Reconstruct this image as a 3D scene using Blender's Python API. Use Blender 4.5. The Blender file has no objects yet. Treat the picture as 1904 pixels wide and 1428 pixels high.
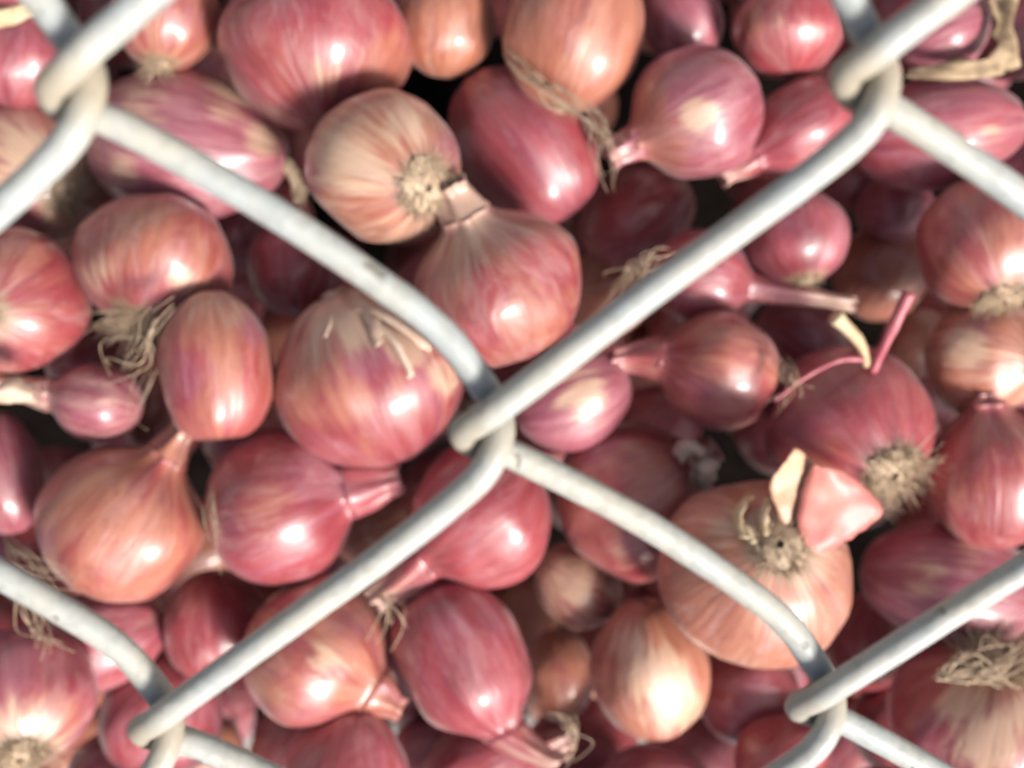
import bpy, bmesh, math, random
from math import sin, cos, pi, radians, sqrt, exp
from mathutils import Vector, Matrix, noise

scene = bpy.context.scene
COL = scene.collection

# ---------------------------------------------------------------- camera, sky, sun, exposure
# V-space: millimetres, lens at the origin, x right, y up, looking down -z.  World = M_WORLD @ V-space.
F_PX, CX, CY = 2300.0, 952.0, 714.0
UPV = Vector((0.16, -0.58, 0.80)).normalized()          # world up seen from the lens: it looks steeply down at the heap
yv = (Vector((0, 1, 0)) - UPV * UPV.y).normalized()
xv = yv.cross(UPV).normalized()
ROT = Matrix((xv, yv, UPV))                              # V-space direction -> world direction
MM = 0.001
LENS_H = 0.43
CAM_POS = Vector((0, 0, LENS_H))
def W(p): return CAM_POS + ROT @ (Vector(p) * MM)
def WD(d): return ROT @ Vector(d)

cam = bpy.data.cameras.new("camera"); cam_o = bpy.data.objects.new("camera", cam); COL.objects.link(cam_o)
cam.sensor_width = 36.0; cam.lens = 36.0 * F_PX / 1904.0
cam.clip_start = 0.005; cam.clip_end = 50.0
cam_o.matrix_world = Matrix.Translation(CAM_POS) @ ROT.to_4x4()
cam.dof.use_dof = True; cam.dof.focus_distance = 0.160; cam.dof.aperture_fstop = 16.0
scene.camera = cam_o

LIGHT_V = Vector((0.52, -0.60, 0.60)).normalized()       # towards the sun
LIGHT_W = WD(LIGHT_V)
elev = math.asin(LIGHT_W.z); azim = math.atan2(LIGHT_W.x, LIGHT_W.y)
world = bpy.data.worlds.new("World"); scene.world = world; world.use_nodes = True
nt = world.node_tree
sky = nt.nodes.new("ShaderNodeTexSky"); sky.sky_type = 'NISHITA'; sky.sun_disc = False
sky.sun_elevation = elev; sky.sun_rotation = azim; sky.air_density = 0.8; sky.dust_density = 6.0; sky.ozone_density = 0.4
bg = nt.nodes["Background"]; bg.inputs[1].default_value = 0.052
nt.links.new(sky.outputs[0], bg.inputs[0])
sun = bpy.data.lights.new("sun", 'SUN'); sun.energy = 3.0; sun.angle = radians(14); sun.color = (1.0, 0.96, 0.91)
sun_o = bpy.data.objects.new("sun", sun); COL.objects.link(sun_o)
sun_o.rotation_euler = LIGHT_W.to_track_quat('Z', 'Y').to_euler()
sun_o.location = LIGHT_W * 2.0
scene.view_settings.view_transform = 'Standard'; scene.view_settings.look = 'None'
scene.view_settings.exposure = 1.1; scene.view_settings.gamma = 1.0
scene.cycles.max_bounces = 4; scene.cycles.diffuse_bounces = 1

# ---------------------------------------------------------------- material helpers
class NT:
    def __init__(self, name):
        self.m = bpy.data.materials.new(name); self.m.use_nodes = True
        self.t = self.m.node_tree; self.b = self.t.nodes["Principled BSDF"]
    def n(self, typ, **kw):
        nd = self.t.nodes.new(typ)
        for k, v in kw.items(): setattr(nd, k, v)
        return nd
    def put(self, sock, v):
        if hasattr(v, 'links') or isinstance(v, bpy.types.NodeSocket): self.t.links.new(v, sock)
        else: sock.default_value = v
    def math(self, op, a, b=0.0, c=0.0, clamp=False):
        nd = self.n("ShaderNodeMath", operation=op, use_clamp=clamp)
        for i, v in enumerate((a, b, c)): self.put(nd.inputs[i], v)
        return nd.outputs[0]
    def vmul(self, a, b):
        nd = self.n("ShaderNodeVectorMath", operation='MULTIPLY'); self.put(nd.inputs[0], a); self.put(nd.inputs[1], b); return nd.outputs[0]
    def vadd(self, a, b):
        nd = self.n("ShaderNodeVectorMath", operation='ADD'); self.put(nd.inputs[0], a); self.put(nd.inputs[1], b); return nd.outputs[0]
    def noise(self, vec, scale, detail=3.0, rough=0.55, dist=0.0):
        nd = self.n("ShaderNodeTexNoise"); self.put(nd.inputs["Vector"], vec)
        nd.inputs["Scale"].default_value = scale; nd.inputs["Detail"].default_value = detail
        nd.inputs["Roughness"].default_value = rough; nd.inputs["Distortion"].default_value = dist
        return nd.outputs[0]
    def smooth(self, v, lo, hi):
        nd = self.n("ShaderNodeMapRange", interpolation_type='SMOOTHSTEP')
        for i, x in enumerate((v, lo, hi, 0.0, 1.0)): self.put(nd.inputs[i], x)
        return nd.outputs[0]
    def mix(self, f, a, b, mode='MIX'):
        nd = self.n("ShaderNodeMix", data_type='RGBA', blend_type=mode)
        self.put(nd.inputs[0], f)
        self.put(nd.inputs[6], a if not isinstance(a, tuple) else a + (1.0,))
        self.put(nd.inputs[7], b if not isinstance(b, tuple) else b + (1.0,))
        return nd.outputs[2]
    def bump(self, h, strength, dist):
        nd = self.n("ShaderNodeBump"); nd.inputs["Strength"].default_value = strength; nd.inputs["Distance"].default_value = dist
        self.put(nd.inputs["Height"], h); self.t.links.new(nd.outputs[0], self.b.inputs["Normal"])

def shallot_material():
    k = NT("shallot_skin"); b = k.b
    at = k.n("ShaderNodeAttribute", attribute_name="grain"); g = at.outputs["Vector"]
    sep = k.n("ShaderNodeSeparateXYZ"); k.put(sep.inputs[0], g); t = sep.outputs[2]
    oi = k.n("ShaderNodeObjectInfo"); rnd = oi.outputs["Random"]
    sc = k.n("ShaderNodeSeparateColor"); k.put(sc.inputs[0], oi.outputs["Color"])
    tan, mau, pale = sc.outputs[0], sc.outputs[1], sc.outputs[2]
    seed = k.n("ShaderNodeCombineXYZ"); s_ = k.math('MULTIPLY', rnd, 60.0)
    for i in range(3): k.put(seed.inputs[i], s_)
    seed = seed.outputs[0]
    fine = k.noise(k.vadd(k.vmul(g, (1, 1, 0.10)), seed), 22.0, 3.0, 0.6)
    streak = k.noise(k.vadd(k.vmul(g, (1, 1, 0.28)), seed), 5.5, 3.0, 0.6, 0.5)
    patch = k.noise(k.vadd(k.vmul(g, (1, 1, 1.3)), seed), 1.5, 3.0, 0.6, 0.6)
    patch2 = k.noise(k.vadd(k.vmul(g, (1, 1, 1.1)), k.vadd(seed, (7.3, 2.1, 5.5))), 2.3, 4.0, 0.65, 0.8)
    flake = k.noise(k.vadd(k.vmul(g, (1, 1, 0.7)), k.vadd(seed, (17.3, 22.1, 9.5))), 3.4, 5.0, 0.62, 0.5)
    crimson = k.mix(k.smooth(streak, 0.25, 0.8), (0.275, 0.026, 0.038), (0.395, 0.066, 0.074))
    tanc = k.mix(k.smooth(streak, 0.25, 0.8), (0.390, 0.125, 0.070), (0.520, 0.215, 0.130))
    mauc = k.mix(k.smooth(streak, 0.25, 0.8), (0.270, 0.052, 0.085), (0.430, 0.155, 0.190))
    palec = k.mix(k.smooth(fine, 0.3, 0.7), (0.620, 0.390, 0.250), (0.720, 0.510, 0.350))
    f1 = k.smooth(k.math('ADD', patch, tan), 0.72, 1.12)
    c = k.mix(f1, crimson, tanc)
    f2 = k.smooth(k.math('ADD', patch2, mau), 0.78, 1.15)
    c = k.mix(k.math('MULTIPLY', f2, 0.85), c, mauc)
    f3 = k.smooth(k.math('ADD', k.math('MULTIPLY_ADD', flake, 0.6, k.math('MULTIPLY', streak, 0.4)), pale), 0.80, 1.10)
    c = k.mix(k.math('MULTIPLY', f3, 0.85), c, palec)
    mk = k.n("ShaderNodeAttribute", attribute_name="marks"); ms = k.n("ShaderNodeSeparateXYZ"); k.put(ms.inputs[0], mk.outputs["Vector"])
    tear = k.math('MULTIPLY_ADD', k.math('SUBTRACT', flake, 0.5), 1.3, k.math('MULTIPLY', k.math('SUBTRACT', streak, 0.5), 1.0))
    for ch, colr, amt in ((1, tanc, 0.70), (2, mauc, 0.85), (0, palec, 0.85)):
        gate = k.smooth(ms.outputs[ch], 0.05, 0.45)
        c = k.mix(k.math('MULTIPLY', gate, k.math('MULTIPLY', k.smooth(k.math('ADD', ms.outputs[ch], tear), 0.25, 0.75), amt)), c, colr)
    mot = k.smooth(k.noise(k.vadd(k.vmul(g, (1, 1, 1.4)), k.vadd(seed, (5.0, 14.0, 2.0))), 7.5, 5.0, 0.7, 0.6), 0.48, 0.66)
    c = k.mix(k.math('MULTIPLY', mot, 0.12), c, (0.58, 0.33, 0.32))
    vein = k.smooth(fine, 0.42, 0.66)
    c = k.mix(k.math('MULTIPLY', vein, 0.07), c, (0.13, 0.018, 0.026))
    # paler dusty film in torn patches
    fq = k.noise(k.vadd(k.vmul(g, (1, 1, 0.9)), k.vadd(seed, (3.3, 9.1, 1.5))), 2.2, 5.0, 0.62, 1.2)
    film = k.smooth(k.math('MULTIPLY_ADD', k.math('SUBTRACT', fine, 0.5), 0.10, fq), 0.47, 0.68)
    c = k.mix(k.math('MULTIPLY', film, k.math('MULTIPLY_ADD', rnd, 0.26, 0.06)), c, (0.60, 0.37, 0.35))
    blot = k.smooth(k.noise(k.vadd(g, k.vadd(seed, (31.0, 4.0, 12.0))), 3.1, 4.0, 0.6, 0.8), 0.55, 0.72)
    c = k.mix(k.math('MULTIPLY', blot, 0.50), c, (0.22, 0.045, 0.055))
    # dry brown at the root plate, straw colour at the neck end
    wob = k.math('MULTIPLY_ADD', k.math('SUBTRACT', streak, 0.5), 0.12, t)
    c = k.mix(k.smooth(wob, 0.060, 0.012), c, (0.330, 0.215, 0.130))
    c = k.mix(k.math('MULTIPLY', k.smooth(wob, 0.018, 0.0), 0.8), c, (0.250, 0.170, 0.100))
    wob2 = k.math('MULTIPLY_ADD', k.math('SUBTRACT', fine, 0.5), 0.45, k.math('MULTIPLY_ADD', k.math('SUBTRACT', flake, 0.5), 1.0, t))
    c = k.mix(k.math('MULTIPLY', k.smooth(k.math('SUBTRACT', wob2, oi.outputs["Alpha"]), 0.05, 0.40), 0.78), c, (0.600, 0.420, 0.310))
    k.put(b.inputs["Base Color"], c)
    r = k.math('MULTIPLY_ADD', film, 0.08, k.math('MULTIPLY_ADD', f3, 0.12, k.math('MULTIPLY_ADD', patch2, 0.16, 0.36)))
    b.inputs["Coat Weight"].default_value = 0.50; b.inputs["Coat IOR"].default_value = 1.5
    k.put(b.inputs["Coat Roughness"], k.math('MULTIPLY_ADD', patch, 0.20, 0.09))
    k.put(b.inputs["Roughness"], r)
    b.inputs["Specular IOR Level"].default_value = 1.0
    b.inputs["Sheen Weight"].default_value = 0.12; b.inputs["Sheen Roughness"].default_value = 0.4
    h = k.math('MULTIPLY_ADD', film, 0.35, k.math('MULTIPLY_ADD', f3, 0.45, k.math('MULTIPLY_ADD', streak, 0.7, k.math('MULTIPLY', fine, 0.15))))
    k.bump(h, 0.35, 0.0007)
    return k.m

def simple_material(name, c1, c2, rough, scale=300.0, trans=0.0):
    k = NT(name)
    tc = k.n("ShaderNodeTexCoord").outputs["Object"]
    f = k.noise(tc, scale, 4.0, 0.6)
    c = k.mix(k.smooth(f, 0.35, 0.65), c1, c2)
    k.put(k.b.inputs["Base Color"], c); k.b.inputs["Roughness"].default_value = rough
    if trans:
        k.b.inputs["Transmission Weight"].default_value = 0.0
        k.b.inputs["Subsurface Weight"].default_value = trans
        k.b.inputs["Subsurface Radius"].default_value = (0.002, 0.001, 0.0006)
        k.b.inputs["Subsurface Scale"].default_value = 1.0
    k.bump(f, 0.3, 0.0005)
    return k.m

def wire_material():
    k = NT("galvanized_wire"); b = k.b
    tc = k.n("ShaderNodeTexCoord").outputs["Object"]
    n1 = k.noise(tc, 90.0, 4.0, 0.6); n2 = k.noise(tc, 700.0, 3.0, 0.6); n3 = k.noise(tc, 260.0, 2.0, 0.5)
    c = k.mix(k.smooth(n1, 0.35, 0.68), (0.40, 0.43, 0.42), (0.47, 0.45, 0.385))
    c = k.mix(k.math('MULTIPLY', k.smooth(n2, 0.47, 0.62), 0.42), c, (0.31, 0.32, 0.29))
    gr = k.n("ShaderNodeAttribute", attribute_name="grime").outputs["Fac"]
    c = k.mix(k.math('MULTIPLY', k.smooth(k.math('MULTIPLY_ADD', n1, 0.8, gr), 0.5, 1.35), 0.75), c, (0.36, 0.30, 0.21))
    scr = k.smooth(k.noise(tc, 420.0, 5.0, 0.75, 1.5), 0.60, 0.66)
    c = k.mix(k.math('MULTIPLY', scr, 0.45), c, (0.27, 0.26, 0.23))
    spots = k.smooth(n3, 0.695, 0.735)
    c = k.mix(k.math('MULTIPLY', spots, 0.8), c, (0.20, 0.18, 0.14))
    k.put(b.inputs["Base Color"], c)
    k.put(b.inputs["Roughness"], k.math('MULTIPLY_ADD', n1, 0.3, 0.36))
    b.inputs["Metallic"].default_value = 0.0; b.inputs["Specular IOR Level"].default_value = 0.5
    k.bump(k.math('SUBTRACT', k.math('MULTIPLY_ADD', n2, 0.4, n3), spots), 0.5, 0.0004)
    return k.m

M_SKIN = shallot_material()
M_ROOT = simple_material("dried_root", (0.37, 0.26, 0.17), (0.55, 0.42, 0.29), 0.75, 500)
M_STRAW = simple_material("dry_straw_skin", (0.50, 0.36, 0.20), (0.66, 0.53, 0.35), 0.6, 220)
M_PEELPINK = simple_material("pink_peel", (0.56, 0.17, 0.15), (0.66, 0.26, 0.21), 0.45, 120)
M_PEELYEL = simple_material("amber_peel", (0.56, 0.31, 0.19), (0.66, 0.42, 0.27), 0.45, 120)
M_SHOOT = simple_material("pink_shoot", (0.36, 0.07, 0.10), (0.50, 0.16, 0.18), 0.45, 200)
M_WIRE = wire_material()
M_GROUND = simple_material("concrete_ground", (0.21, 0.20, 0.185), (0.28, 0.27, 0.25), 0.9, 12)
M_GAP_SHADE = simple_material("gap_shade_black", (0.003, 0.0022, 0.002), (0.006, 0.0045, 0.004), 0.9, 40)  # near-black colour that puts shade into the gaps

# ---------------------------------------------------------------- object helpers
def link_mesh(name, verts, faces, mat, parent=None, smooth=True, grain=None):
    me = bpy.data.meshes.new(name); me.from_pydata(verts, [], faces); me.materials.append(mat)
    if smooth: me.polygons.foreach_set("use_smooth", [True] * len(me.polygons))
    if grain:
        a = me.attributes.new("grain", 'FLOAT_VECTOR', 'POINT')
        a.data.foreach_set("vector", [c for v in grain for c in v])
    me.update()
    o = bpy.data.objects.new(name, me); COL.objects.link(o)
    if parent: o.parent = parent
    return o
def tag(o, label, cat, group=None, kind=None):
    if label: o["label"] = label
    if cat: o["category"] = cat
    if group: o["group"] = group
    if kind: o["kind"] = kind
def tube(verts, faces, pts, radii, sides=5, cap=True):
    base = len(verts); n = len(pts); prev = None
    for i, p in enumerate(pts):
        d = (pts[min(i + 1, n - 1)] - pts[max(i - 1, 0)]).normalized()
        if prev is None:
            a = d.orthogonal().normalized()
        else:
            a = prev - d * prev.dot(d); a.normalize()
        prev = a; bb = d.cross(a)
        for s in range(sides):
            th = 2 * pi * s / sides
            verts.append(p + (a * cos(th) + bb * sin(th)) * radii[i])
    for i in range(n - 1):
        for s in range(sides):
            q = base + i * sides + s; q2 = base + i * sides + (s + 1) % sides
            faces.append((q, q2, q2 + sides, q + sides))
    if cap:
        faces.append(tuple(base + s for s in reversed(range(sides))))
        faces.append(tuple(base + (n - 1) * sides + s for s in range(sides)))
def catmull(P, n):
    out = []
    for i in range(len(P) - 1):
        p0, p1, p2, p3 = P[max(i - 1, 0)], P[i], P[i + 1], P[min(i + 2, len(P) - 1)]
        d = max(1, int(round((p2 - p1).length / n)))
        for k in range(d):
            t = k / d
            out.append(0.5 * ((2 * p1) + (p2 - p0) * t + (2 * p0 - 5 * p1 + 4 * p2 - p3) * t * t + (3 * p1 - p0 - 3 * p2 + p3) * t ** 3))
    out.append(P[-1].copy())
    return out

# ---------------------------------------------------------------- ground, and a black sheet added under the heap
def floor():
    def sheet_at(name, S, N, z, mat, amp, cx=0.0, cy=0.0):
        v, f = [], []
        for j in range(N + 1):
            for i in range(N + 1):
                x = cx + (i / N - .5) * 2 * S; y = cy + (j / N - .5) * 2 * S
                v.append(Vector((x, y, z + amp * noise.noise(Vector((x * 8, y * 8, 0))))))
        for j in range(N):
            for i in range(N):
                a = j * (N + 1) + i; f.append((a, a + 1, a + N + 2, a + N + 1))
        return link_mesh(name, v, f, mat)
    tag(sheet_at("ground", 4.0, 20, -0.012, M_GROUND, 0.0), None, None, kind="structure")
    c = W((0, 0, -330)); o = sheet_at("gap_shade_sheet", 0.34, 24, 0.0, M_GAP_SHADE, 0.004, c.x, c.y)  # sheet added so the gaps between shallots read black
    tag(o, "added black sheet under the heap, standing in for shade in the gaps", "added dark sheet")
floor(); M_GAP_SHADE.node_tree.nodes['Principled BSDF'].inputs['Specular IOR Level'].default_value = 0.0

# ---------------------------------------------------------------- chain-link fence
def fence():
    rx, ry, rz = 0.34546927843899744, 0.045168128978535255, 0.012487741150893579
    R = Matrix.Rotation(rx, 3, 'X') @ Matrix.Rotation(ry, 3, 'Y') @ Matrix.Rotation(rz, 3, 'Z')
    O = Vector((-4.647995923045778, -4.102093533251137, -120.35822532454648))
    A, B = 35.0, 33.00302652011647
    root = bpy.data.objects.new("chain_link_fence", None); COL.objects.link(root)
    root.location = W(O); root.empty_display_size = 0.02
    tag(root, "pale galvanized chain-link mesh of thick wire stretched in front of the shallots", "fence")
    base = W(O)
    T = [(-.05, -.1, .35), (.35, -1.5, -.75), (1.9, -2.6, -1.65), (5.2, -3.9, -2.0), (18, -12.0, -1.95), (29.4, -20.6, -1.95), (33.6, -24.6, -2.0), (36.2, -28.4, -1.9),
         (37.9, -31.2, -1.2), (38.45, -33.0, 0), (38.0, -34.9, 1.2), (36.6, -37.4, 1.9), (33.0, -40.8, 2.0), (26, -46.4, 2.0),
         (17.4, -52.7, 1.95), (5.2, -61.7, 2.0), (1.5, -64.7, 1.45)]
    rnd = random.Random(5)
    for col in range(-2, 4):
        P = []
        j0 = -3 if (col % 2) else -2          # row of the first left tip: (col + row) even
        for cell in range(3 if j0 == -3 else 3):
            jj = j0 + 2 * cell
            for (u, v, w) in T:
                x = (col - 1) * A + u; y = -(jj - 1) * B + v
                x += 0.55 * noise.noise(Vector((x * .02, y * .05, col * 3.1)))
                y += 0.55 * noise.noise(Vector((x * .05, y * .02, col * 7.7 + 40)))
                P.append(O + R @ Vector((x, y, w * .9)))
        pts = catmull(P, 0.9)
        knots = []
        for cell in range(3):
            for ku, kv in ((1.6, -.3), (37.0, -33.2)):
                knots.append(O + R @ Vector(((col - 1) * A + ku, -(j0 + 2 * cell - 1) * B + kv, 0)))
        wpts = [W(p) - base for p in pts]
        rad = [(1.51 + 0.07 * noise.noise(p * 0.25 + Vector((0, 0, col * 9.)))) * MM for p in pts]
        v, f = [], []
        tube(v, f, wpts, rad, 16)
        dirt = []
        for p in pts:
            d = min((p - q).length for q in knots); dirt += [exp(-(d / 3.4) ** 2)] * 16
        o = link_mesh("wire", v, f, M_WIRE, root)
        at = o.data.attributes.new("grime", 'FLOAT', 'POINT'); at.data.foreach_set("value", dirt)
fence()

# ---------------------------------------------------------------- shallot geometry
PROF = [(-1.0, .0), (-.975, .11), (-.985, .20), (-.93, .36), (-.80, .595), (-.60, .80), (-.36, .945), (-.10, 1.0), (.15, .985), (.40, .895), (.60, .755), (.76, .585), (.88, .42), (.96, .31), (1.02, .25)]
def interp(P, x):
    for (a, ra), (b, rb) in zip(P, P[1:]):
        if x <= b: return ra + (rb - ra) * (x - a) / (b - a) if b > a else rb
    return P[-1][1]
def smooth_profile(P):
    V = [Vector((x, r, 0)) for x, r in P]; out = []
    for i in range(len(V) - 1):
        p0, p1, p2, p3 = V[max(i - 1, 0)], V[i], V[i + 1], V[min(i + 2, len(V) - 1)]
        m = 2 if (p2 - p1).length < .15 else 3
        for k in range(m):
            t = k / m
            q = 0.5 * ((2 * p1) + (p2 - p0) * t + (2 * p0 - 5 * p1 + 4 * p2 - p3) * t * t + (3 * p1 - p0 - 3 * p2 + p3) * t ** 3)
            out.append((q.x, max(q.y, 0.0)))
    out.append((V[-1].x, V[-1].y)); return out
SPROF = smooth_profile(PROF)

class Form:
    """the shape of one shallot, axis along local +x, neck at +x; units mm"""
    def __init__(s, a, b, seed, box=1.0, nw=.25, bend=0.0, belly=0.0, lump=.105):
        s.box = box; s.a, s.b, s.seed, s.nw, s.bend, s.belly, s.lump = a, b, seed, nw, bend, belly, lump
        r = random.Random(seed); s.p2, s.p3 = r.uniform(0, 6.3), r.uniform(0, 6.3)
        s.f2, s.f3 = r.uniform(.01, .05), r.uniform(.0, .022); s.k = r.choice((5, 6, 7, 9)); s.pk = r.uniform(0, 6.3)
        s.off = Vector((r.uniform(0, 50), r.uniform(0, 50), r.uniform(0, 50)))
    def radius(s, x, r, th):
        nv = noise.noise(Vector((cos(th), sin(th), x * 1.1)) * 1.2 + s.off)
        nf = noise.noise(Vector((cos(th) * 4, sin(th) * 4, x * 0.8)) + s.off)
        q = 1 + s.f2 * cos(2 * th + s.p2) + s.f3 * cos(3 * th + s.p3) + s.lump * nv + 0.028 * nf
        e = max(0.0, (x - .45) / .55); q += 0.09 * e * e * sin(s.k * th + s.pk)
        e2 = max(0.0, (-x - .6) / .4); q += 0.06 * e2 * sin((s.k - 1) * th + 1.3 * s.pk)
        return r * q * s.b
    def place(s, x, rr, th):
        X = x * s.a; y = rr * cos(th); z = rr * sin(th)
        # neck bends sideways (local y) past the shoulder
        if s.bend and x > .7:
            q = x - .7; y += s.bend * s.a * q * q
        return Vector((X, y, z))
def bulb_mesh(fm, na=44, zmin=0.0):
    v, f, g = [], [], []
    prof = []
    for x, r in SPROF:
        if x > .55:                                      # ease the shoulder into this bulb's own neck width
            u = (x - .55) / .47
            if fm.nw < .15: r = r * (1 - u) + u * sqrt(max(0.0, 1 - (x / 1.021) ** 2))
            else: r = r * (1 - u * u) + u * u * fm.nw
        prof.append((x, r ** fm.box if x < .3 else r ** (fm.box + (1 - fm.box) * (x - .3) / .72)))
    for x, r in prof:
        for i in range(na):
            th = 2 * pi * i / na; xs = x + fm.belly * r * cos(th)
            v.append(fm.place(xs, fm.radius(x, r, th), th) * MM); g.append((cos(th), sin(th), max((x + 1) / 2.02, zmin)))
    n = len(prof)
    for j in range(n - 1):
        for i in range(na):
            a = j * na + i; b2 = j * na + (i + 1) % na
            f.append((a, a + na, b2 + na, b2))
    f.append(tuple((n - 1) * na + i for i in range(na)))
    return v, f, g
def neck_mesh(fm, L, flare=.0, na=26):
    v, f, g = [], [], []; N = 16; r = random.Random(fm.seed + 9)
    rag = [r.uniform(-.10, .06) for _ in range(na)]
    rag = [(rag[i] + rag[(i + 1) % na]) / 2 for i in range(na)]
    ph = r.uniform(0, 6)
    rings = []
    for j in range(N + 1):
        u = j / N; rings.append((u, 1.0))
    for j in range(1, 5): rings.append((1.0 - j * .09, .72 - .03 * j))      # the torn end folds back inside
    for u, inn in rings:
        x = .90 + (L + .12) * u
        if x < 1.02:
            k = (x - .55) / .47; e = interp(SPROF, x)
            if fm.box < 1: e = e ** (fm.box + (1 - fm.box) * (x - .3) / .72)
            R0 = e * (1 - k * k) + k * k * fm.nw
        else: R0 = fm.nw * (1 - .42 * min(1, (x - 1.02) / max(.05, L * .7)))
        R0 *= (1.004 + flare * u * u) * inn; f_ = min(1.0, u * 2.2)
        for i in range(na):
            th = 2 * pi * i / na
            qb = fm.radius(min(x, 1.02), 1.0, th) / fm.b; qb = qb * (1 - f_) + f_
            q = qb + 0.16 * sin(5 * th + ph + u * 1.5) * min(1, u * 2) + .22 * u * noise.noise(Vector((cos(th) * 2, sin(th) * 2, x * 2)) + fm.off)
            flat = 1 - .25 * min(1, u) * abs(sin(th))
            wob = .08 * u * noise.noise(Vector((x * 2, 0, 0)) + fm.off)
            p = fm.place(x + rag[i] * L * max(0, u - .5) * 1.6, R0 * q * flat * fm.b, th); p.z += wob * fm.b * 2
            v.append(p * MM); g.append((cos(th), sin(th), 1.0 + L * .5 * u))
    for j in range(len(rings) - 1):
        for i in range(na):
            a = j * na + i; b2 = j * na + (i + 1) % na
            f.append((a, a + na, b2 + na, b2))
    return v, f, g
def roots_mesh(fm, n, length, spread=.9, disc=.19, droop=None):
    v, f = [], []; r = random.Random(fm.seed + 77)
    for i in range(int(n * 1.7)):
        th = r.uniform(0, 2 * pi); rr = fm.b * r.uniform(.02, disc * 1.05)
        p = Vector((-fm.a * r.uniform(.95, .985), rr * cos(th), rr * sin(th)))
        d = Vector((-r.uniform(.25, 1.0), spread * r.uniform(.2, 1) * cos(th), spread * r.uniform(.2, 1) * sin(th))).normalized()
        L = length * r.uniform(.35, 1.0); m = 6; pts = [p]; cur = Vector((r.uniform(-1, 1), r.uniform(-1, 1), r.uniform(-1, 1))) * .35
        for j in range(m):
            d = (d + cur * (1 / m) * 2 + Vector((r.uniform(-1, 1), r.uniform(-1, 1), r.uniform(-1, 1))) * .22 + (droop or Vector()) * (.5 / m) * 2).normalized()
            p = p + d * (L / m)
            q = sqrt((p.y) ** 2 + (p.z) ** 2)                      # stay outside the bulb
            lim = interp(PROF, p.x / fm.a) * fm.b * 1.03 if -1 < p.x / fm.a < 1 else 0
            if q < lim and q > 1e-6: p = Vector((p.x, p.y * lim / q, p.z * lim / q))
            pts.append(p)
        w = r.uniform(.06, .15)
        tube(v, f, [q * MM for q in pts], [w * (1 - .75 * j / m) * MM for j in range(m + 1)], 4, cap=False)
    # matted stub of the root plate
    bv = len(v)
    for j in range(4):
        for i in range(12):
            th = 2 * pi * i / 12; R0 = fm.b * disc * (1.0, .9, .63, .16)[j] * r.uniform(.8, 1.2)
            v.append(Vector((-fm.a * (.94 + .03 * j) - r.uniform(0, .03) * fm.a, R0 * cos(th), R0 * sin(th))) * MM)
    for j in range(3):
        for i in range(12):
            a = bv + j * 12 + i; b2 = bv + j * 12 + (i + 1) % 12; f.append((a, b2, b2 + 12, a + 12))
    return v, f

PLACED = []            # (centre, radius) of the proxy spheres, V-space mm
def axes(ang, tilt, roll=0.0):
    ca, sa, ct, st = cos(radians(ang)), sin(radians(ang)), cos(radians(tilt)), sin(radians(tilt))
    X = Vector((ca * ct, sa * ct, st)); Y = Vector((-sa, ca, 0)); Z = X.cross(Y)
    R = Matrix((X, Y, Z)).transposed()
    return R @ Matrix.Rotation(roll, 3, 'X')
def pxpoint(x, y, z): return Vector(((x - CX) / F_PX * z, -(y - CY) / F_PX * z, -z))
def proxies(c, R, a, b):
    X = R @ Vector((1, 0, 0)); e = max(0.0, a - b * .9)
    return [(c, b * .98), (c - X * (e * .55 + .12 * a), b * .86), (c + X * (e * .5 + .22 * a), b * .74)]
def settle(px, py, a_px, b_px, R, z0, slack=.88):
    z = z0
    while z < z0 + 70:
        s = z / F_PX; c = pxpoint(px, py, z); pr = proxies(c, R, a_px * s, b_px * s)
        bad = False
        for pc, r1 in pr:
            for qc, r2 in PLACED:
                if (pc - qc).length < (r1 + r2) * slack: bad = True; break
            if bad: break
        if not bad: break
        z += 1.0
    PLACED.extend(pr)
    return z

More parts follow.
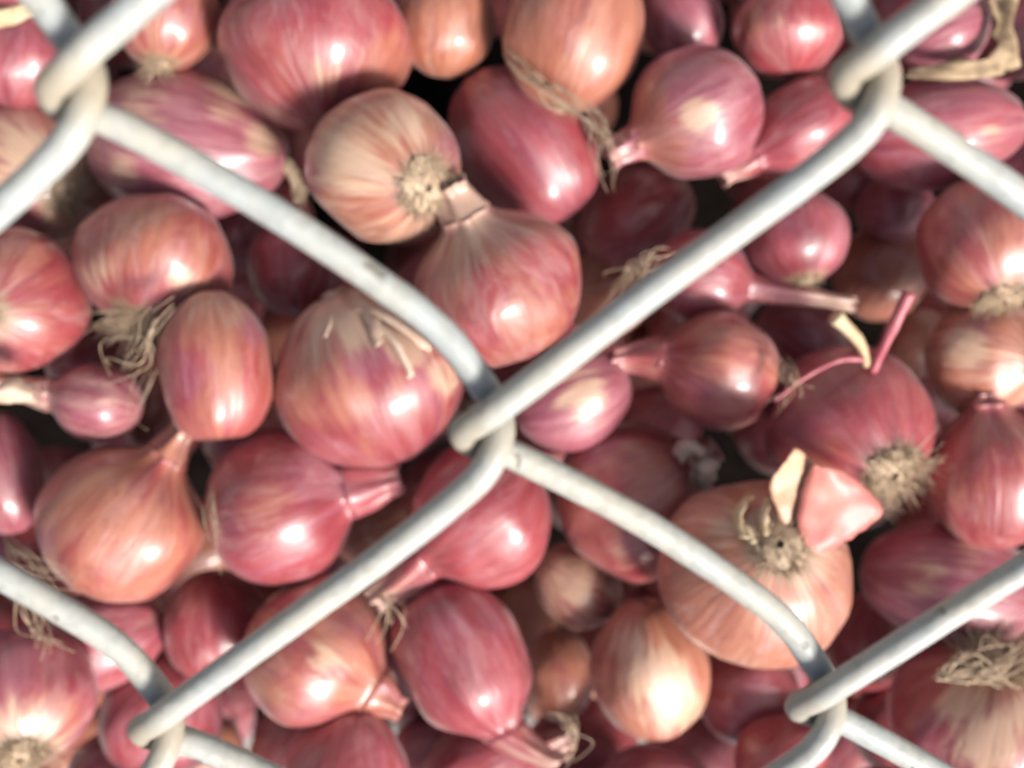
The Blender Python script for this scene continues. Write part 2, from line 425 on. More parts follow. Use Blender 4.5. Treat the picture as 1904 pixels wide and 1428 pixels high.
RANKZ = {0: 227, 1: 236, 2: 243, 3: 252, 4: 266, 5: 284}
def shallot(label, px, py, a_px, b_px, ang, tilt, rank, colr, group, neck=None, roots=None, seed=0, bend=0.0, belly=0.0, lump=.105, slack=.88, dry=None, box=1.0):
    R = axes(ang, tilt)
    z = settle(px, py, a_px, b_px, R, RANKZ[rank], slack)
    s = z / F_PX; c = pxpoint(px, py, z); a, b = a_px * s, b_px * s
    root = bpy.data.objects.new("shallot", None); COL.objects.link(root); root.empty_display_size = 0.01
    Rw = ROT @ R
    root.matrix_world = Matrix.Translation(W(c)) @ Rw.to_4x4()
    tag(root, label, "shallot", group)
    nw = neck[1] if neck else .13
    fm = Form(a, b, seed, box=box, nw=nw, bend=bend, belly=belly, lump=lump)
    v, f, g = bulb_mesh(fm, zmin=0.0 if roots else .10); o = link_mesh("bulb", v, f, M_SKIN, root, grain=g)
    A = neck[2] if neck and len(neck) > 2 else (1.0 if neck else .93)
    if dry is not None: A = dry
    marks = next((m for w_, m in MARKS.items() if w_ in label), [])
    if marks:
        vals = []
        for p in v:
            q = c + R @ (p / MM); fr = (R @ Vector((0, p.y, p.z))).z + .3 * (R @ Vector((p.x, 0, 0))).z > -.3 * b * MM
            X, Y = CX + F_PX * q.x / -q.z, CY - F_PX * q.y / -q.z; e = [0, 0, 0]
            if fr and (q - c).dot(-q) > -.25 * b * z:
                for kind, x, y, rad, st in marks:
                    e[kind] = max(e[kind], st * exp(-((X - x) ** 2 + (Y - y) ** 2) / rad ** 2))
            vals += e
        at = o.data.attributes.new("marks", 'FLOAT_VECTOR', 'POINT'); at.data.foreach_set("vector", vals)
    o.color = (colr[0], colr[1], colr[2], A)
    if neck:
        v, f, g = neck_mesh(fm, neck[0], neck[3] if len(neck) > 3 else .0)
        o2 = link_mesh("neck", v, f, M_SKIN, root, grain=g)
        o2.color = (colr[0], colr[1], colr[2], A)
    if roots:
        v, f = roots_mesh(fm, roots[0], roots[1] * b, roots[2] if len(roots) > 2 else .9, roots[3] if len(roots) > 3 else .19)
        link_mesh("roots", v, f, M_ROOT, root)
    return root, z, fm

# columns: label, px, py, a, b, ang, tilt, rank, (tan, mauve, pale), extras
GR = "shallots heaped behind the fence"
S = [
 ("pinkish purple shallot beside the open upper left wire loop", 35, 112, 92, 84, 80, 10, 2, (.1, .5, .1), {}),
 ("pinkish tan shallot at the top edge with shredded roots on its underside", 308, 28, 105, 100, 88, -15, 1, (.45, .25, .25), dict(roots=(40, .55, 1.0))),
 ("very large red shallot with a star of white glare, widest in the top row", 590, 92, 150, 178, 97, -12, 1, (.18, .22, .05), {}),
 ("pale orange shallot squeezed between the very large red one and the tan pointed one", 828, 45, 98, 93, 82, 10, 2, (.6, .1, .28), {}),
 ("tan brown shallot at the top edge tapering down to a pointed root end", 1065, 55, 155, 128, 78, 5, 1, (.6, .0, .05), dict(roots=(16, .35, .8))),
 ("small dusky mauve shallot at the top edge, shaded, above the lavender dented one", 1268, 38, 85, 78, 120, 10, 3, (.0, .6, .0), {}),
 ("glossy pinkish red shallot touching the left side of the upper right wire loop", 1462, 50, 95, 105, 95, -8, 2, (.2, .25, .1), {}),
 ("mauve shallot under the top right wire beside the bent dry straw skin", 1745, 58, 92, 85, 20, 10, 2, (.0, .75, .05), {}),
 ("large streaky mauve shallot crossed by the upper left diagonal wire", 345, 268, 188, 142, -8, 4, 2, (.0, .72, .16), dict(roots=(12, .3))),
 ("greyish beige shallot at the left edge with a brown root disc, partly behind the wire", 60, 325, 150, 132, 155, -42, 3, (.4, .45, .5), dict(roots=(46, .38, 1.1))),
 ("pale straw coloured shallot turning a grey brown root end to the camera", 715, 312, 150, 140, 148, -48, 0, (.6, .2, .40), dict(roots=(200, .30, 1.4, .36), dry=2)),
 ("long crimson purple shallot with a pinpoint of white glare, lying diagonally", 972, 268, 158, 116, 128, -6, 2, (.02, .45, .02), dict(box=.75)),
 ("lavender and orange shallot with a pale neck pointing left", 1292, 212, 128, 122, 207, 4, 1, (.2, .6, .1), dict(neck=(.42, .27, 1.0, .5))),
 ("shaded maroon shallot whose dusky neck ends in a straw tip just above the wire", 1490, 240, 112, 88, 212, 8, 2, (.12, .4, .0), dict(neck=(.62, .34, 1.0, .1))),
 ("oblong crimson shallot under the upper right wire, lying level", 1742, 248, 158, 103, 8, 4, 2, (.0, .5, .03), {}),
 ("dull dark red shallot in shade beneath the pinpoint glare shallot", 1182, 402, 112, 92, 30, 10, 4, (.15, .2, .0), {}),
 ("pink and orange shallot in the middle with a short cut pale neck on top", 925, 528, 148, 162, 116, 24, 0, (.36, .22, .06), dict(neck=(.42, .29, .66, .3))),
 ("small glossy pink shallot, root end down, just right of the long upper diagonal wire", 1478, 440, 92, 98, 98, -18, 2, (.05, .5, .08), dict(roots=(40, .3, 1.2))),
 ("small murky mauve shallot deep in shadow under the oblong crimson one", 1662, 388, 72, 66, 0, 0, 4, (.0, .6, .0), {}),
 ("pink and orange shallot at the right edge with fuzzy brown roots at its foot", 1832, 455, 125, 128, 95, -30, 1, (.42, .3, .1), dict(roots=(140, .32, 1.2, .32))),
 ("dark brown shallot sunk in shadow left of the fuzzy rooted one at the right edge", 1640, 508, 92, 86, 60, 10, 4, (.65, .1, .0), {}),
 ("pink and bronze shallot on the left with straw roots trailing from its lower side", 290, 490, 125, 148, 80, -24, 1, (.36, .3, .12), dict(roots=(100, .5, 1.1, .28))),
 ("plump red shallot at the left edge showing its round root scar face on", 18, 562, 135, 140, 100, -78, 1, (.28, .1, .06), dict(roots=(22, .12, 1.0))),
 ("shaded crimson shallot half under the left long wire, above the big striped one", 548, 500, 92, 86, 100, -10, 3, (.05, .3, .08), {}),
 ("barrel shaped shallot, dusty tan above, bright pink below, left of the striped one", 400, 680, 138, 104, 95, -4, 0, (.35, .2, .22), dict(dry=.7, box=.62)),
 ("big pale striped shallot with frayed white skin at its top, under the long left wire", 690, 702, 168, 182, 112, 10, 1, (.3, .42, .14), dict(dry=.62)),
 ("pink shallot behind the long wire, its thin neck ending in a tan tip", 1305, 520, 98, 92, -10, 6, 2, (.12, .45, .22), dict(neck=(1.85, .30, 1.3, -.1))),
 ("smooth brick red shallot with a long pink neck stretching left to the wire", 1335, 690, 116, 112, 166, 4, 1, (.32, .05, .0), dict(neck=(.75, .36, 1.3, .0), bend=.25)),
 ("small dusty purple shallot just right of the central wire knot", 1062, 738, 112, 92, 20, 0, 1, (.05, .7, .15), {}),
 ("dark crimson veined shallot with a bushy root beard facing lower right", 1578, 788, 155, 148, 118, -52, 1, (.1, .25, .02), dict(roots=(230, .42, 1.1, .36))),
 ("shaded maroon shallot with a lavender glare crescent behind the brick red one", 1490, 640, 92, 84, 150, 0, 4, (.1, .5, .0), {}),
 ("orange shallot at the right edge with its hollow dry neck facing the camera", 1832, 662, 108, 112, -10, 50, 1, (.6, .25, .34), dict(neck=(.22, .30, .78, .5))),
 ("copper red shallot at the right edge, its neck pressed against the hollow necked orange one", 1842, 885, 140, 116, 97, 10, 1, (.32, .1, .0), dict(neck=(.14, .3, 1.1, .0))),
 ("mauve pink shallot cut off by the left edge, below the white necked one", 8, 880, 115, 72, 100, 0, 2, (.1, .55, .08), {}),
 ("small mauve grey shallot with a thick white neck reaching the left edge", 178, 748, 86, 74, 170, 4, 1, (.05, .7, .34), dict(neck=(1.3, .42, .80, .0))),
 ("shadowed crimson shallot tucked under the plump red one with the root scar", 165, 668, 80, 66, 20, 0, 4, (.0, .3, .0), {}),
 ("orange pear shaped shallot on the left with a straight cut pink neck", 228, 968, 150, 150, 54, 4, 1, (.50, .10, .06), dict(neck=(.42, .26, 1.12, .05))),
 ("crimson and purple shallot left of the long lower wire with a neck pointing right", 525, 945, 134, 146, 14, 4, 1, (.12, .42, .05), dict(box=.8, neck=(.72, .36, 1.2, -.1))),
 ("smooth pink shallot under the central knot, its amber neck passing behind the wire", 890, 962, 135, 138, 218, 4, 1, (.1, .3, .0), dict(neck=(.85, .36, 1.0, -.1))),
 ("rose brown shallot right of the knot with a curled white neck stub", 1185, 925, 150, 155, 34, 16, 1, (.3, .25, .12), dict(neck=(.16, .2, .85, .4))),
 ("peach coloured shallot, tufted root end facing out, under the lower right wire", 1398, 1065, 165, 176, 255, -64, 0, (1.0, .0, .30), dict(roots=(150, .17, 1.5, .26))),
 ("dull purple shallot at right with thin torn film, above the lower right wire", 1765, 1085, 160, 118, 170, -6, 2, (.1, .6, .07), {}),
 ("small faded beige pink shallot in the gap below the rose brown one", 1075, 1088, 88, 76, 140, 12, 3, (.45, .35, .42), {}),
 ("small dark orange brown shallot under the neck of the crimson and purple one", 688, 988, 70, 60, 30, 0, 4, (.8, .0, .0), {}),
 ("bright orange pink shallot with an orange neck pointing down right, under the wire", 588, 1212, 132, 138, -32, 4, 1, (.45, .25, .12), dict(neck=(.45, .34, 1.1, -.1))),
 ("elongated crimson shallot near the bottom with a crumpled pale neck reaching right", 862, 1228, 150, 118, -62, 8, 1, (.06, .36, .03), dict(box=.6, neck=(.62, .34, .98, .1), bend=.55)),
 ("small matt brick brown shallot behind the crumpled pale neck", 1040, 1255, 84, 66, 90, 0, 4, (.55, .1, .0), {}),
 ("shallot with a wide straw yellow patch of bare skin near the bottom", 1208, 1245, 134, 110, 98, 12, 2, (.6, .15, .2), {}),
 ("dark crimson shallot with a wrinkled mauve shoulder right of the yellow patched one", 1385, 1285, 100, 95, 170, 6, 3, (.05, .4, .0), dict(neck=(.2, .3))),
 ("reddish pink shallot cut off by the bottom edge left of the lower right wire knot", 1455, 1408, 92, 80, 30, 0, 2, (.05, .3, .05), {}),
 ("large mauve pink shallot in the lower right corner with shaggy tan roots on top", 1815, 1345, 150, 158, 262, -28, 1, (.2, .4, .2), dict(roots=(200, .6, 1.6, .3))),
 ("mauve crimson shallot under the lower left wire, below the orange pear shaped one", 198, 1185, 112, 98, 20, 0, 3, (.0, .5, .03), {}),
 ("plain dark crimson shallot above the long lower wire near the lower left knot", 402, 1165, 104, 94, 100, 0, 3, (.1, .25, .0), {}),
 ("purple shallot in the lower left corner with matted cream roots below", 28, 1300, 130, 142, 118, -44, 1, (.2, .5, .2), dict(roots=(160, .5, 1.4, .32))),
 ("dusky pink shallot behind the lower left wire knot", 300, 1330, 118, 112, 60, 5, 3, (.0, .42, .0), {}),
 ("rose shallot rising from the bottom edge right of the lower left wire", 642, 1432, 122, 114, 80, 8, 1, (.15, .35, .02), {}),
 ("crimson shallot at the bottom edge under the elongated one, frayed neck to the right", 905, 1428, 122, 88, 20, 4, 3, (.0, .4, .0), dict(neck=(.36, .3, .85, .4))),
 ("dusky mauve shallot at the bottom edge below the yellow patched one", 1215, 1475, 110, 92, 10, 0, 3, (.1, .55, .1), {}),
 ("pinkish mauve shallot at the bottom edge beside the cream rooted corner one", 205, 1440, 85, 76, 40, 0, 3, (.0, .6, .05), {}),
 ("small brown shallot in shadow behind the veined one's pink shoot", 1700, 640, 70, 60, 50, 0, 5, (.7, .05, .0), {}),
 ("slim rose brown shallot wedged left of the barrel shaped one", 278, 742, 92, 54, 80, 0, 3, (.45, .25, .02), {}),
 ("dark red shallot in shadow between the barrel shaped and big striped ones", 452, 812, 76, 60, 20, 0, 5, (.1, .1, .0), {}),
 ("brown shadowed shallot behind the middle of the long upper wire", 1132, 540, 88, 78, 60, -10, 5, (.6, .1, .0), dict(roots=(24, .4))),
 ("dark crimson shallot below the oblong crimson one at the long upper wire", 1580, 322, 80, 66, 30, 0, 4, (.0, .35, .0), {}),
 ("maroon shallot in the shade right of the peach coloured one", 1610, 1195, 92, 78, 80, 0, 4, (.1, .3, .0), {}),
 ("dark red shallot left of the large corner one with tan roots", 1668, 1345, 96, 82, 80, 0, 4, (.1, .2, .0), {}),
 ("crimson shallot at the left edge in the shade below the orange pear shaped one", 28, 1010, 88, 80, 100, 0, 4, (.0, .3, .0), dict(roots=(40, .6, 1.1))),
 ("mauve shallot right of the pink and bronze one, mostly hidden behind the wire", 440, 440, 80, 66, 60, 0, 4, (.0, .5, .05), {}),
 ("dark shallot in the gap between the pinkish tan and very large red ones", 395, 150, 84, 70, 60, 0, 5, (.3, .3, .0), {}),
 ("small maroon shallot in the gap below the small dusty purple one", 1000, 850, 62, 56, 0, 0, 5, (.1, .2, .0), {}),
 ("dark maroon shallot at the right edge, above the fuzzy rooted one", 1880, 330, 88, 74, 60, 0, 4, (.0, .4, .0), {}),
 ("mauve shallot at the top right corner behind the bent straw skin", 1890, 60, 90, 86, 60, 0, 4, (.2, .5, .1), {}),
]
# skin marks: (0 pale papery skin, in places a painted highlight / 1 tan / 2 mauve, x, y, radius, strength)
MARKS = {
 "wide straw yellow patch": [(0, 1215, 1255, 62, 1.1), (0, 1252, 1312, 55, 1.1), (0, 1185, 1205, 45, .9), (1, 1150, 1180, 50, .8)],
 "large mauve pink shallot in the lower": [(0, 1800, 1305, 65, .8), (0, 1835, 1378, 70, 1.1), (1, 1830, 1235, 100, 1.0), (0, 1890, 1330, 50, .8)],  # pale marks paint the glossy bands on the wrinkled skin
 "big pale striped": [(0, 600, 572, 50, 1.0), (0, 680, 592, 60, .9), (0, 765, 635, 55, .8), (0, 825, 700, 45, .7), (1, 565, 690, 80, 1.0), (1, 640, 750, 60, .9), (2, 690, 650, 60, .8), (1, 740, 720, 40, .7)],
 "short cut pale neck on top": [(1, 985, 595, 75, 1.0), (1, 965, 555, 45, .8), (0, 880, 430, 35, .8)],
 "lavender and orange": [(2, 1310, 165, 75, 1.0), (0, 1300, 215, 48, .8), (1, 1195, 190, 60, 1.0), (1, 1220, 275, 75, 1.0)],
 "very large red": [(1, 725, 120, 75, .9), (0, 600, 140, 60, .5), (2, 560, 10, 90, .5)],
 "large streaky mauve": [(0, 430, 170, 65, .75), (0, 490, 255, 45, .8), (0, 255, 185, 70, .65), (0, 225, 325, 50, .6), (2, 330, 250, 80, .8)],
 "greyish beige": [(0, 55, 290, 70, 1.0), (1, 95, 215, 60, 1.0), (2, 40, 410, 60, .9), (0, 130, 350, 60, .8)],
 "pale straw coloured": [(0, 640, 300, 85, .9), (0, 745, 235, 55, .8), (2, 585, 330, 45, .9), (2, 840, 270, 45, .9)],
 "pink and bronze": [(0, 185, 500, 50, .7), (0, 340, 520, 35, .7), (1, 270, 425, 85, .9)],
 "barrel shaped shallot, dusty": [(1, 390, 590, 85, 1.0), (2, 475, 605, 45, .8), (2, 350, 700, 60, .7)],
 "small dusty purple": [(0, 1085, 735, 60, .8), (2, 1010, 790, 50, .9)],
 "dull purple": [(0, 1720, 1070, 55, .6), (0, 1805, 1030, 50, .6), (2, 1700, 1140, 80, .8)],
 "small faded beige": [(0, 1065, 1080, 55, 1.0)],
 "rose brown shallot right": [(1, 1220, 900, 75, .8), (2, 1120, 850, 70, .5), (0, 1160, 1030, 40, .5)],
 "orange shallot at the right edge": [(0, 1792, 650, 48, 1.0), (1, 1770, 730, 70, 1.0), (2, 1830, 600, 40, .7)],  # the pale mark is a white highlight painted into the skin
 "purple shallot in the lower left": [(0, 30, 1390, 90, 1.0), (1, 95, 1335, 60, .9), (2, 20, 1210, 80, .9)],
 "oblong crimson": [(0, 1842, 250, 35, .5), (2, 1750, 190, 60, .6)],  # pale mark: highlight painted in at the right end
 "bright orange pink": [(0, 600, 1225, 40, .6), (1, 660, 1270, 60, .8), (2, 650, 1160, 50, .6)],  # white highlight put into the skin colour as the pale mark
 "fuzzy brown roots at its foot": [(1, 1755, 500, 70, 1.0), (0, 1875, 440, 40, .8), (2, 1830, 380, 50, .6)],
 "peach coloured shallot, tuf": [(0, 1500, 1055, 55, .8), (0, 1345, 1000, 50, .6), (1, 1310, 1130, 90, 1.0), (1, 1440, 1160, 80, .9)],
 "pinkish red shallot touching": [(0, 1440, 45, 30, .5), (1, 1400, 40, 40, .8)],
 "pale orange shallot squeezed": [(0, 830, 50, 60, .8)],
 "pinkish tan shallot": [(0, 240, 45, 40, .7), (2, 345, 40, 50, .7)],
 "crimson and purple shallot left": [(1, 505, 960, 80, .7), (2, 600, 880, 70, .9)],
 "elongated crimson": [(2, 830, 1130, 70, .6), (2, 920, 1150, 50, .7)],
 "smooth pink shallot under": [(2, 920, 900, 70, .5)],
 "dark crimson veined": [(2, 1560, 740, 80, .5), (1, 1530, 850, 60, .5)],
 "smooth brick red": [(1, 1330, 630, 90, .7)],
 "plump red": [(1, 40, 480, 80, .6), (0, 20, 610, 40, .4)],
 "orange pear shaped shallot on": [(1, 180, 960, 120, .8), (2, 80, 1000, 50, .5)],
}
order = sorted(range(len(S)), key=lambda i: S[i][7])
built = {}
for i in order:
    lab, px, py, a, b, ang, tilt, rank, colr, ex = S[i]
    built[i] = shallot(lab, px, py, a, b, ang, tilt, rank, colr, GR, seed=i * 13 + 3, **ex)

# ---------------------------------------------------------------- the shallots deeper in the heap and round its margin
rf = random.Random(21)
deep_meshes = []
for q in range(6):
    fm = Form(1.08 * 13, rf.uniform(.86, 1.0) * 13, 900 + q, nw=.14)
    v, f, g = bulb_mesh(fm, 32, .10)
    me = bpy.data.meshes.new("shallot"); me.from_pydata(v, [], f); me.materials.append(M_SKIN)
    me.polygons.foreach_set("use_smooth", [True] * len(me.polygons))
    at = me.attributes.new("grain", 'FLOAT_VECTOR', 'POINT'); at.data.foreach_set("vector", [c for w_ in g for c in w_])
    deep_meshes.append(me)
HOLES = [(800, 170), (700, 470), (1150, 215), (1410, 150), (690, 862), (380, 880), (1378, 850), (1670, 1000), (160, 600), (40, 780), (1625, 400), (715, 1340), (1580, 1000), (1480, 1150), (480, 560), (1030, 1060), (1545, 560)]
def filler(px, py, r_px, z0, label, group):
    if any((px - hx) ** 2 + (py - hy) ** 2 < (r_px * .9) ** 2 for hx, hy in HOLES): return
    ang, tilt = rf.uniform(0, 360), rf.uniform(-50, 50)
    R = axes(ang, tilt); z = settle(px, py, r_px * 1.08, r_px, R, z0, .9)
    s = z * r_px / F_PX / 13.0
    o = bpy.data.objects.new("shallot", rf.choice(deep_meshes)); COL.objects.link(o)
    o.matrix_world = Matrix.Translation(W(pxpoint(px, py, z))) @ (ROT @ R).to_4x4() @ Matrix.Scale(s, 4)
    o.color = (rf.choice((0, .1, .3, .6)), rf.uniform(.1, .6), rf.choice((0, 0, .1)), .93)
    tag(o, label, "shallot", group)
# margin: one ring just outside the picture
for j in range(-2, 9):
    for i in range(-2, 10):
        x = 110 + i * 235 + (j % 2) * 118 + rf.uniform(-25, 25); y = 90 + j * 205 + rf.uniform(-25, 25)
        if -120 < x < 2024 and -110 < y < 1538: continue
        if not (-420 < x < 2330 and -420 < y < 1850): continue
        filler(x, y, rf.uniform(100, 140), 240, "shallot lying at the outer margin of the heap", "shallots at the outer margin of the heap")
for j in range(0, 8):
    for i in range(0, 9):
        x = 20 + i * 235 + (j % 2) * 118 + rf.uniform(-30, 30); y = 10 + j * 200 + rf.uniform(-30, 30)
        if j < 7 and i < 8: filler(x + 118, y + 100, rf.uniform(95, 120), 345, "shallot buried in shadow beneath the front layer of the heap", "shallots buried beneath the front layer")
        filler(x, y, rf.uniform(85, 115), 304, "shallot buried in shadow beneath the front layer of the heap", "shallots buried beneath the front layer")

# ---------------------------------------------------------------- torn skins, shoots, stray roots
def find(word): return next(i for i, q in enumerate(S) if word in q[0])
def front(i, px, py, lift=0.5):
    """distance of the near surface of shallot i along the ray through (px, py), raised a little"""
    o, z, fm = built[i]; qx, qy, a, b = S[i][1:5]; ra = (a + b) / 2
    d2 = min(.96, ((px - qx) ** 2 + (py - qy) ** 2) / ra ** 2)
    return z - ra * z / F_PX * sqrt(1 - d2) - lift
def sheet(name, P, Q, mat, parent=None, n=8, bulge=1.5, thick=.35, seed=0, wav=.5, rag=.45):
    """thin skin between two edge lines given as (px, py, distance) triples"""
    c1 = [pxpoint(*p) for p in P]; c2 = [pxpoint(*p) for p in Q]; m = 14
    def along(C, t):
        u = t * (len(C) - 1); i = min(int(u), len(C) - 2); f = u - i
        p0, p1, p2, p3 = C[max(i - 1, 0)], C[i], C[i + 1], C[min(i + 2, len(C) - 1)]
        return 0.5 * ((2 * p1) + (p2 - p0) * f + (2 * p0 - 5 * p1 + 4 * p2 - p3) * f * f + (3 * p1 - p0 - 3 * p2 + p3) * f ** 3)
    G = []
    for j in range(m + 1):
        a, b = along(c1, j / m), along(c2, j / m)
        row = []
        for i in range(n + 1):
            u = i / n; p = a.lerp(b, u); p = p + Vector((0, 0, bulge * sin(pi * u)))
            p += Vector((0, 0, 1)) * wav * noise.noise(p * .35 + Vector((seed, 0, 0)))
            if i in (0, n) or j in (0, m): p += Vector((noise.noise(p * 1.1 + Vector((seed, 5, 0))), noise.noise(p * 1.1 + Vector((9, seed, 0))), 0)) * rag
            row.append(p)
        G.append(row)
    v, f = [], []
    for lay in (0, 1):
        for row in G:
            for p in row: v.append(p + Vector((0, 0, -thick * lay)))
    w = n + 1; N = w * (m + 1)
    for j in range(m):
        for i in range(n):
            a = j * w + i
            f.append((a, a + 1, a + w + 1, a + w)); f.append((N + a, N + a + w, N + a + w + 1, N + a + 1))
    for j in range(m):
        for i in (0, n):
            a = j * w + i; q = (a, a + w, N + a + w, N + a); f.append(q if i == 0 else q[::-1])
    for i in range(n):
        for j in (0, m):
            a = j * w + i; q = (a, N + a, N + a + 1, a + 1); f.append(q if j == 0 else q[::-1])
    return finish(name, v, f, mat, parent)
def finish(name, v, f, mat, parent=None):
    if parent:
        inv = parent.matrix_world.inverted()
        return link_mesh(name, [inv @ W(p) for p in v], f, mat, parent)
    c = Vector()
    for p in v: c += p
    c /= len(v); base = W(c)
    o = link_mesh(name, [W(p) - base for p in v], f, mat); o.location = base
    return o
def strand(name, P, mat, w0, w1, parent=None, n=1, jit=1.0, seed=0, sides=6, flat=1.0, frac=.55):
    """n fibres following a line of (px, py, distance) triples; w in mm"""
    r = random.Random(seed); v, f = [], []
    C = [pxpoint(*p) for p in P]
    for q in range(n):
        D = [p + Vector((r.gauss(0, 1), r.gauss(0, 1), r.gauss(0, .7))) * jit * (0.25 + 1.0 * i / len(C)) for i, p in enumerate(C)] if n > 1 else C
        pts = catmull(D, 1.0)
        if n > 1:
            k0 = int(r.uniform(0, .3) * len(pts)); k1 = int(r.uniform(frac, 1) * len(pts)); pts = pts[k0:max(k1, k0 + 4)]
        L = len(pts) - 1; e = r.uniform(.7, 1.25) if n > 1 else 1
        rad = [e * (w0 + (w1 - w0) * i / L) * (1 + .22 * noise.noise(p * .6 + Vector((seed, q, 0)))) for i, p in enumerate(pts)]
        tube(v, f, pts, rad, sides)
    return finish(name, v, f, mat, parent)

i = find("peach coloured"); pr = built[i][0]
Z = lambda x, y, l=.5, i=i: front(i, x, y, l)
sheet("peel", [(1490, 1050, Z(1490, 1030)), (1482, 965, Z(1482, 965, 2.5)), (1494, 900, Z(1490, 960, 4)), (1512, 862, Z(1490, 960, 6))],
      [(1530, 1030, Z(1530, 1030, 1)), (1590, 995, Z(1530, 1000, 3)), (1640, 946, Z(1530, 985, 5)), (1572, 876, Z(1510, 965, 6))], M_PEELPINK, pr, bulge=.5, seed=3, thick=.12, wav=.7, rag=.5)["label"] = "pink torn peel"
zp = Z(1500, 965, 4)
sheet("peel", [(1446, 878, zp - 3), (1430, 905, zp - 1), (1447, 955, zp), (1478, 1004, zp + 2)], [(1478, 831, zp - 3), (1514, 868, zp + 1), (1506, 930, zp + 2), (1496, 1006, zp + 3)], M_PEELYEL, pr, bulge=.3, seed=8, thick=.12, wav=.5, rag=.35)["label"] = "amber torn peel"
for q, (pa, wd) in enumerate([([(1395, 920), (1370, 960), (1385, 1000)], 10), ([(1430, 925), (1420, 960), (1425, 995)], 8), ([(1350, 945), (1385, 975), (1400, 1010)], 7)]):
    sheet("skin_shred", [(x - wd, y, Z(x - wd, y, .5)) for x, y in pa], [(x + wd, y, Z(x + wd, y, .5)) for x, y in pa], M_STRAW, pr, n=3, bulge=.5, seed=q)

i = find("big pale striped"); pr = built[i][0]
Z = lambda x, y, l=.5, i=i: front(i, x, y, l)
M_WHITE = simple_material("white_dry_skin", (0.56, 0.39, 0.29), (0.70, 0.54, 0.42), 0.5, 250)
for q, (pa, wd) in enumerate([([(632, 540), (596, 556), (568, 590), (552, 622)], 13), ([(640, 556), (715, 586), (790, 640), (846, 716)], 10), ([(650, 548), (690, 590), (705, 640)], 14),
                              ([(622, 556), (612, 600), (596, 650)], 9), ([(660, 570), (730, 630), (765, 700)], 8)]):
    sheet("frayed_skin", [(x - wd * .7, y + wd * .7, Z(x - wd * .7, y + wd * .7, .4)) for x, y in pa], [(x + wd * .7, y - wd * .7, Z(x + wd * .7, y - wd * .7, .9)) for x, y in pa], M_WHITE, pr, n=4, bulge=.6, seed=q + 20)

i = find("rose brown shallot right"); pr = built[i][0]; z = front(i, 1285, 850, 2.5)
sheet("curled_skin", [(1252, 842, z), (1262, 822, z - 2), (1290, 818, z - 2), (1312, 835, z)], [(1270, 866, z), (1280, 846, z - 1), (1292, 846, z - 1), (1302, 858, z)], M_WHITE, pr, n=5, bulge=1.2, seed=31)
sheet("curled_skin", [(1306, 850, z), (1330, 858, z - 1), (1334, 890, z)], [(1282, 880, z), (1300, 900, z - 1), (1306, 912, z)], M_WHITE, pr, n=5, bulge=1.4, seed=33)
strand("neck_fibres", [(1275, 845, z), (1290, 865, z - 1), (1298, 890, z - 1), (1290, 915, z)], M_ROOT, .16, .07, pr, n=20, jit=.9, seed=12, sides=4)

i = find("bushy root beard"); pr = built[i][0]; z = front(i, 1600, 690, 1)
strand("shoot", [(1622, 690, z + 2), (1640, 650, z), (1664, 600, z - 3), (1690, 545, z - 5)], M_SHOOT, .9, 1.25, pr, seed=4, sides=9)["label"] = "pink dried shoot"
strand("shoot", [(1612, 680, z + 2), (1600, 640, z), (1575, 610, z - 2), (1552, 588, z - 3)], M_STRAW, .7, 1.5, pr, seed=6, sides=9)["label"] = "straw yellow dried shoot"
strand("stalk_fibre", [(1606, 668, z), (1560, 670, z - 1), (1500, 700, z - 2), (1440, 745, z - 2)], M_SHOOT, .55, .3, pr, seed=7)

i = find("large streaky mauve"); pr = built[i][0]; z = built[i][1]
sheet("dry_neck", [(512, 300, z), (538, 340, z), (545, 385, z + 2)], [(540, 292, z), (560, 330, z), (562, 375, z + 2)], M_ROOT, pr, n=5, bulge=1.0, thick=.4, seed=41, wav=2.0)
strand("neck_fibres", [(530, 290, z - 1), (548, 330, z - 1), (560, 365, z), (556, 405, z + 2)], M_ROOT, .16, .07, pr, n=16, jit=1.2, seed=18, sides=4)

zt = 234
M_HUSK = simple_material("dull_husk", (0.25, 0.17, 0.10), (0.44, 0.32, 0.19), 0.7, 260)
o = sheet("dry_skin", [(1690, 128, zt), (1780, 112, zt - 1), (1838, 104, zt - 1), (1846, 70, zt), (1836, 20, zt + 1), (1834, -30, zt + 3)],
          [(1694, 146, zt), (1790, 148, zt - 1), (1884, 138, zt), (1896, 90, zt), (1886, 20, zt + 1), (1890, -30, zt + 3)], M_HUSK, n=8, bulge=.3, seed=51, wav=2.6, rag=1.6, thick=.2)
tag(o, "bent strip of dry straw skin at the top right above the oblong crimson shallot", "dry skin")
o = sheet("dry_skin", [(-60, 20, 226), (0, 12, 226), (50, 0, 227), (110, -50, 228)], [(-60, 60, 228), (0, 48, 227), (70, 25, 227), (130, -30, 228)], M_STRAW, n=6, bulge=2.5, seed=55, wav=1.2)
tag(o, "cream scrap of dry skin in the upper left corner", "dry skin")
o = sheet("dry_skin", [(0, 712, 218), (30, 702, 219), (70, 722, 222)], [(0, 752, 219), (35, 750, 220), (70, 748, 222)], M_WHITE, n=6, bulge=2.5, seed=57)
tag(o, "white curl of dry skin at the left edge below the plump red shallot", "dry skin")

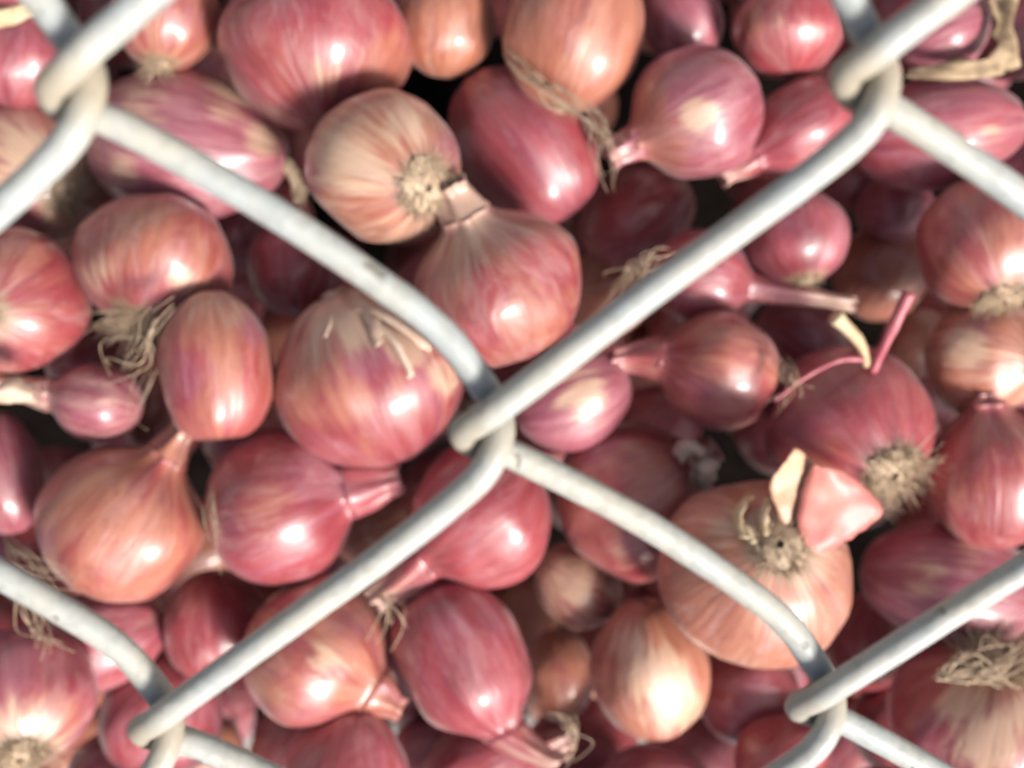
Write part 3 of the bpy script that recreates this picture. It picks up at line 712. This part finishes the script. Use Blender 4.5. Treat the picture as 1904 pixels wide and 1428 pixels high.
def loose_roots(label, P, n, w, jit, seed, frac=.55):
    o = strand("dried_roots", P, M_ROOT, w * .42, w * .2, n=max(4, int(n * .55)), jit=jit * 1.7, seed=seed, sides=4, frac=frac)
    tag(o, label, "dried roots", "stray dried roots among the shallots")
loose_roots("wiry beard of dried roots hanging between the tan pointed and crimson purple shallots", [(925, 85, 226), (985, 140, 224), (1050, 185, 223), (1105, 235, 224), (1135, 285, 226), (1130, 340, 230)], 26, .28, 1.4, 3)
loose_roots("long straw root strands trailing across the barrel shaped shallot's upper left side", [(330, 545, 218), (290, 590, 216), (262, 640, 217), (225, 680, 220), (185, 720, 224)], 16, .34, 1.2, 5)
loose_roots("dangling root wisps left of the barrel shaped shallot, above the orange pear shaped one", [(300, 650, 226), (275, 700, 224), (245, 760, 223), (212, 815, 222)], 10, .28, 1.2, 9)
loose_roots("tangled tan root wisp between the brick red and veined shallots", [(1440, 655, 224), (1462, 695, 222), (1470, 735, 221), (1425, 780, 224)], 18, .3, 1.3, 11, .4)
loose_roots("pale root fibres above the lower left wire at the left edge", [(10, 1000, 224), (50, 1050, 220), (100, 1075, 219), (165, 1092, 221)], 20, .34, 1.5, 13)
loose_roots("pale root tuft hanging below the lower left wire at the left edge", [(40, 1095, 222), (65, 1140, 220), (85, 1185, 220), (100, 1205, 222)], 20, .38, 1.5, 15)
loose_roots("fuzzy tan roots behind the middle of the long upper wire", [(1240, 470, 236), (1200, 490, 235), (1165, 530, 236), (1140, 580, 240)], 26, .34, 1.8, 17)
loose_roots("thin root hairs between the orange pear shaped and crimson and purple shallots", [(395, 890, 226), (398, 950, 224), (405, 1020, 226), (412, 1085, 230)], 12, .26, .9, 19)
loose_roots("frayed root bits under the amber neck near the elongated crimson shallot", [(690, 1100, 226), (725, 1120, 224), (735, 1160, 224), (715, 1200, 228)], 14, .4, 1.3, 23)
loose_roots("dry root ends below the elongated crimson shallot at the bottom", [(1020, 1320, 226), (1060, 1345, 225), (1075, 1385, 226), (1060, 1420, 230)], 16, .3, .8, 27)

i = find("large mauve pink shallot in the lower right"); pr = built[i][0]
Z = lambda x, y, l=.5, i=i: front(i, x, y, l)
strand("root_mat", [(1745, 1262, Z(1780, 1262, 2)), (1800, 1238, Z(1800, 1238, 3)), (1850, 1240, Z(1840, 1240, 3)), (1915, 1215, Z(1870, 1240, 3))], M_ROOT, .2, .1, pr, n=60, jit=2.6, seed=71, sides=4)
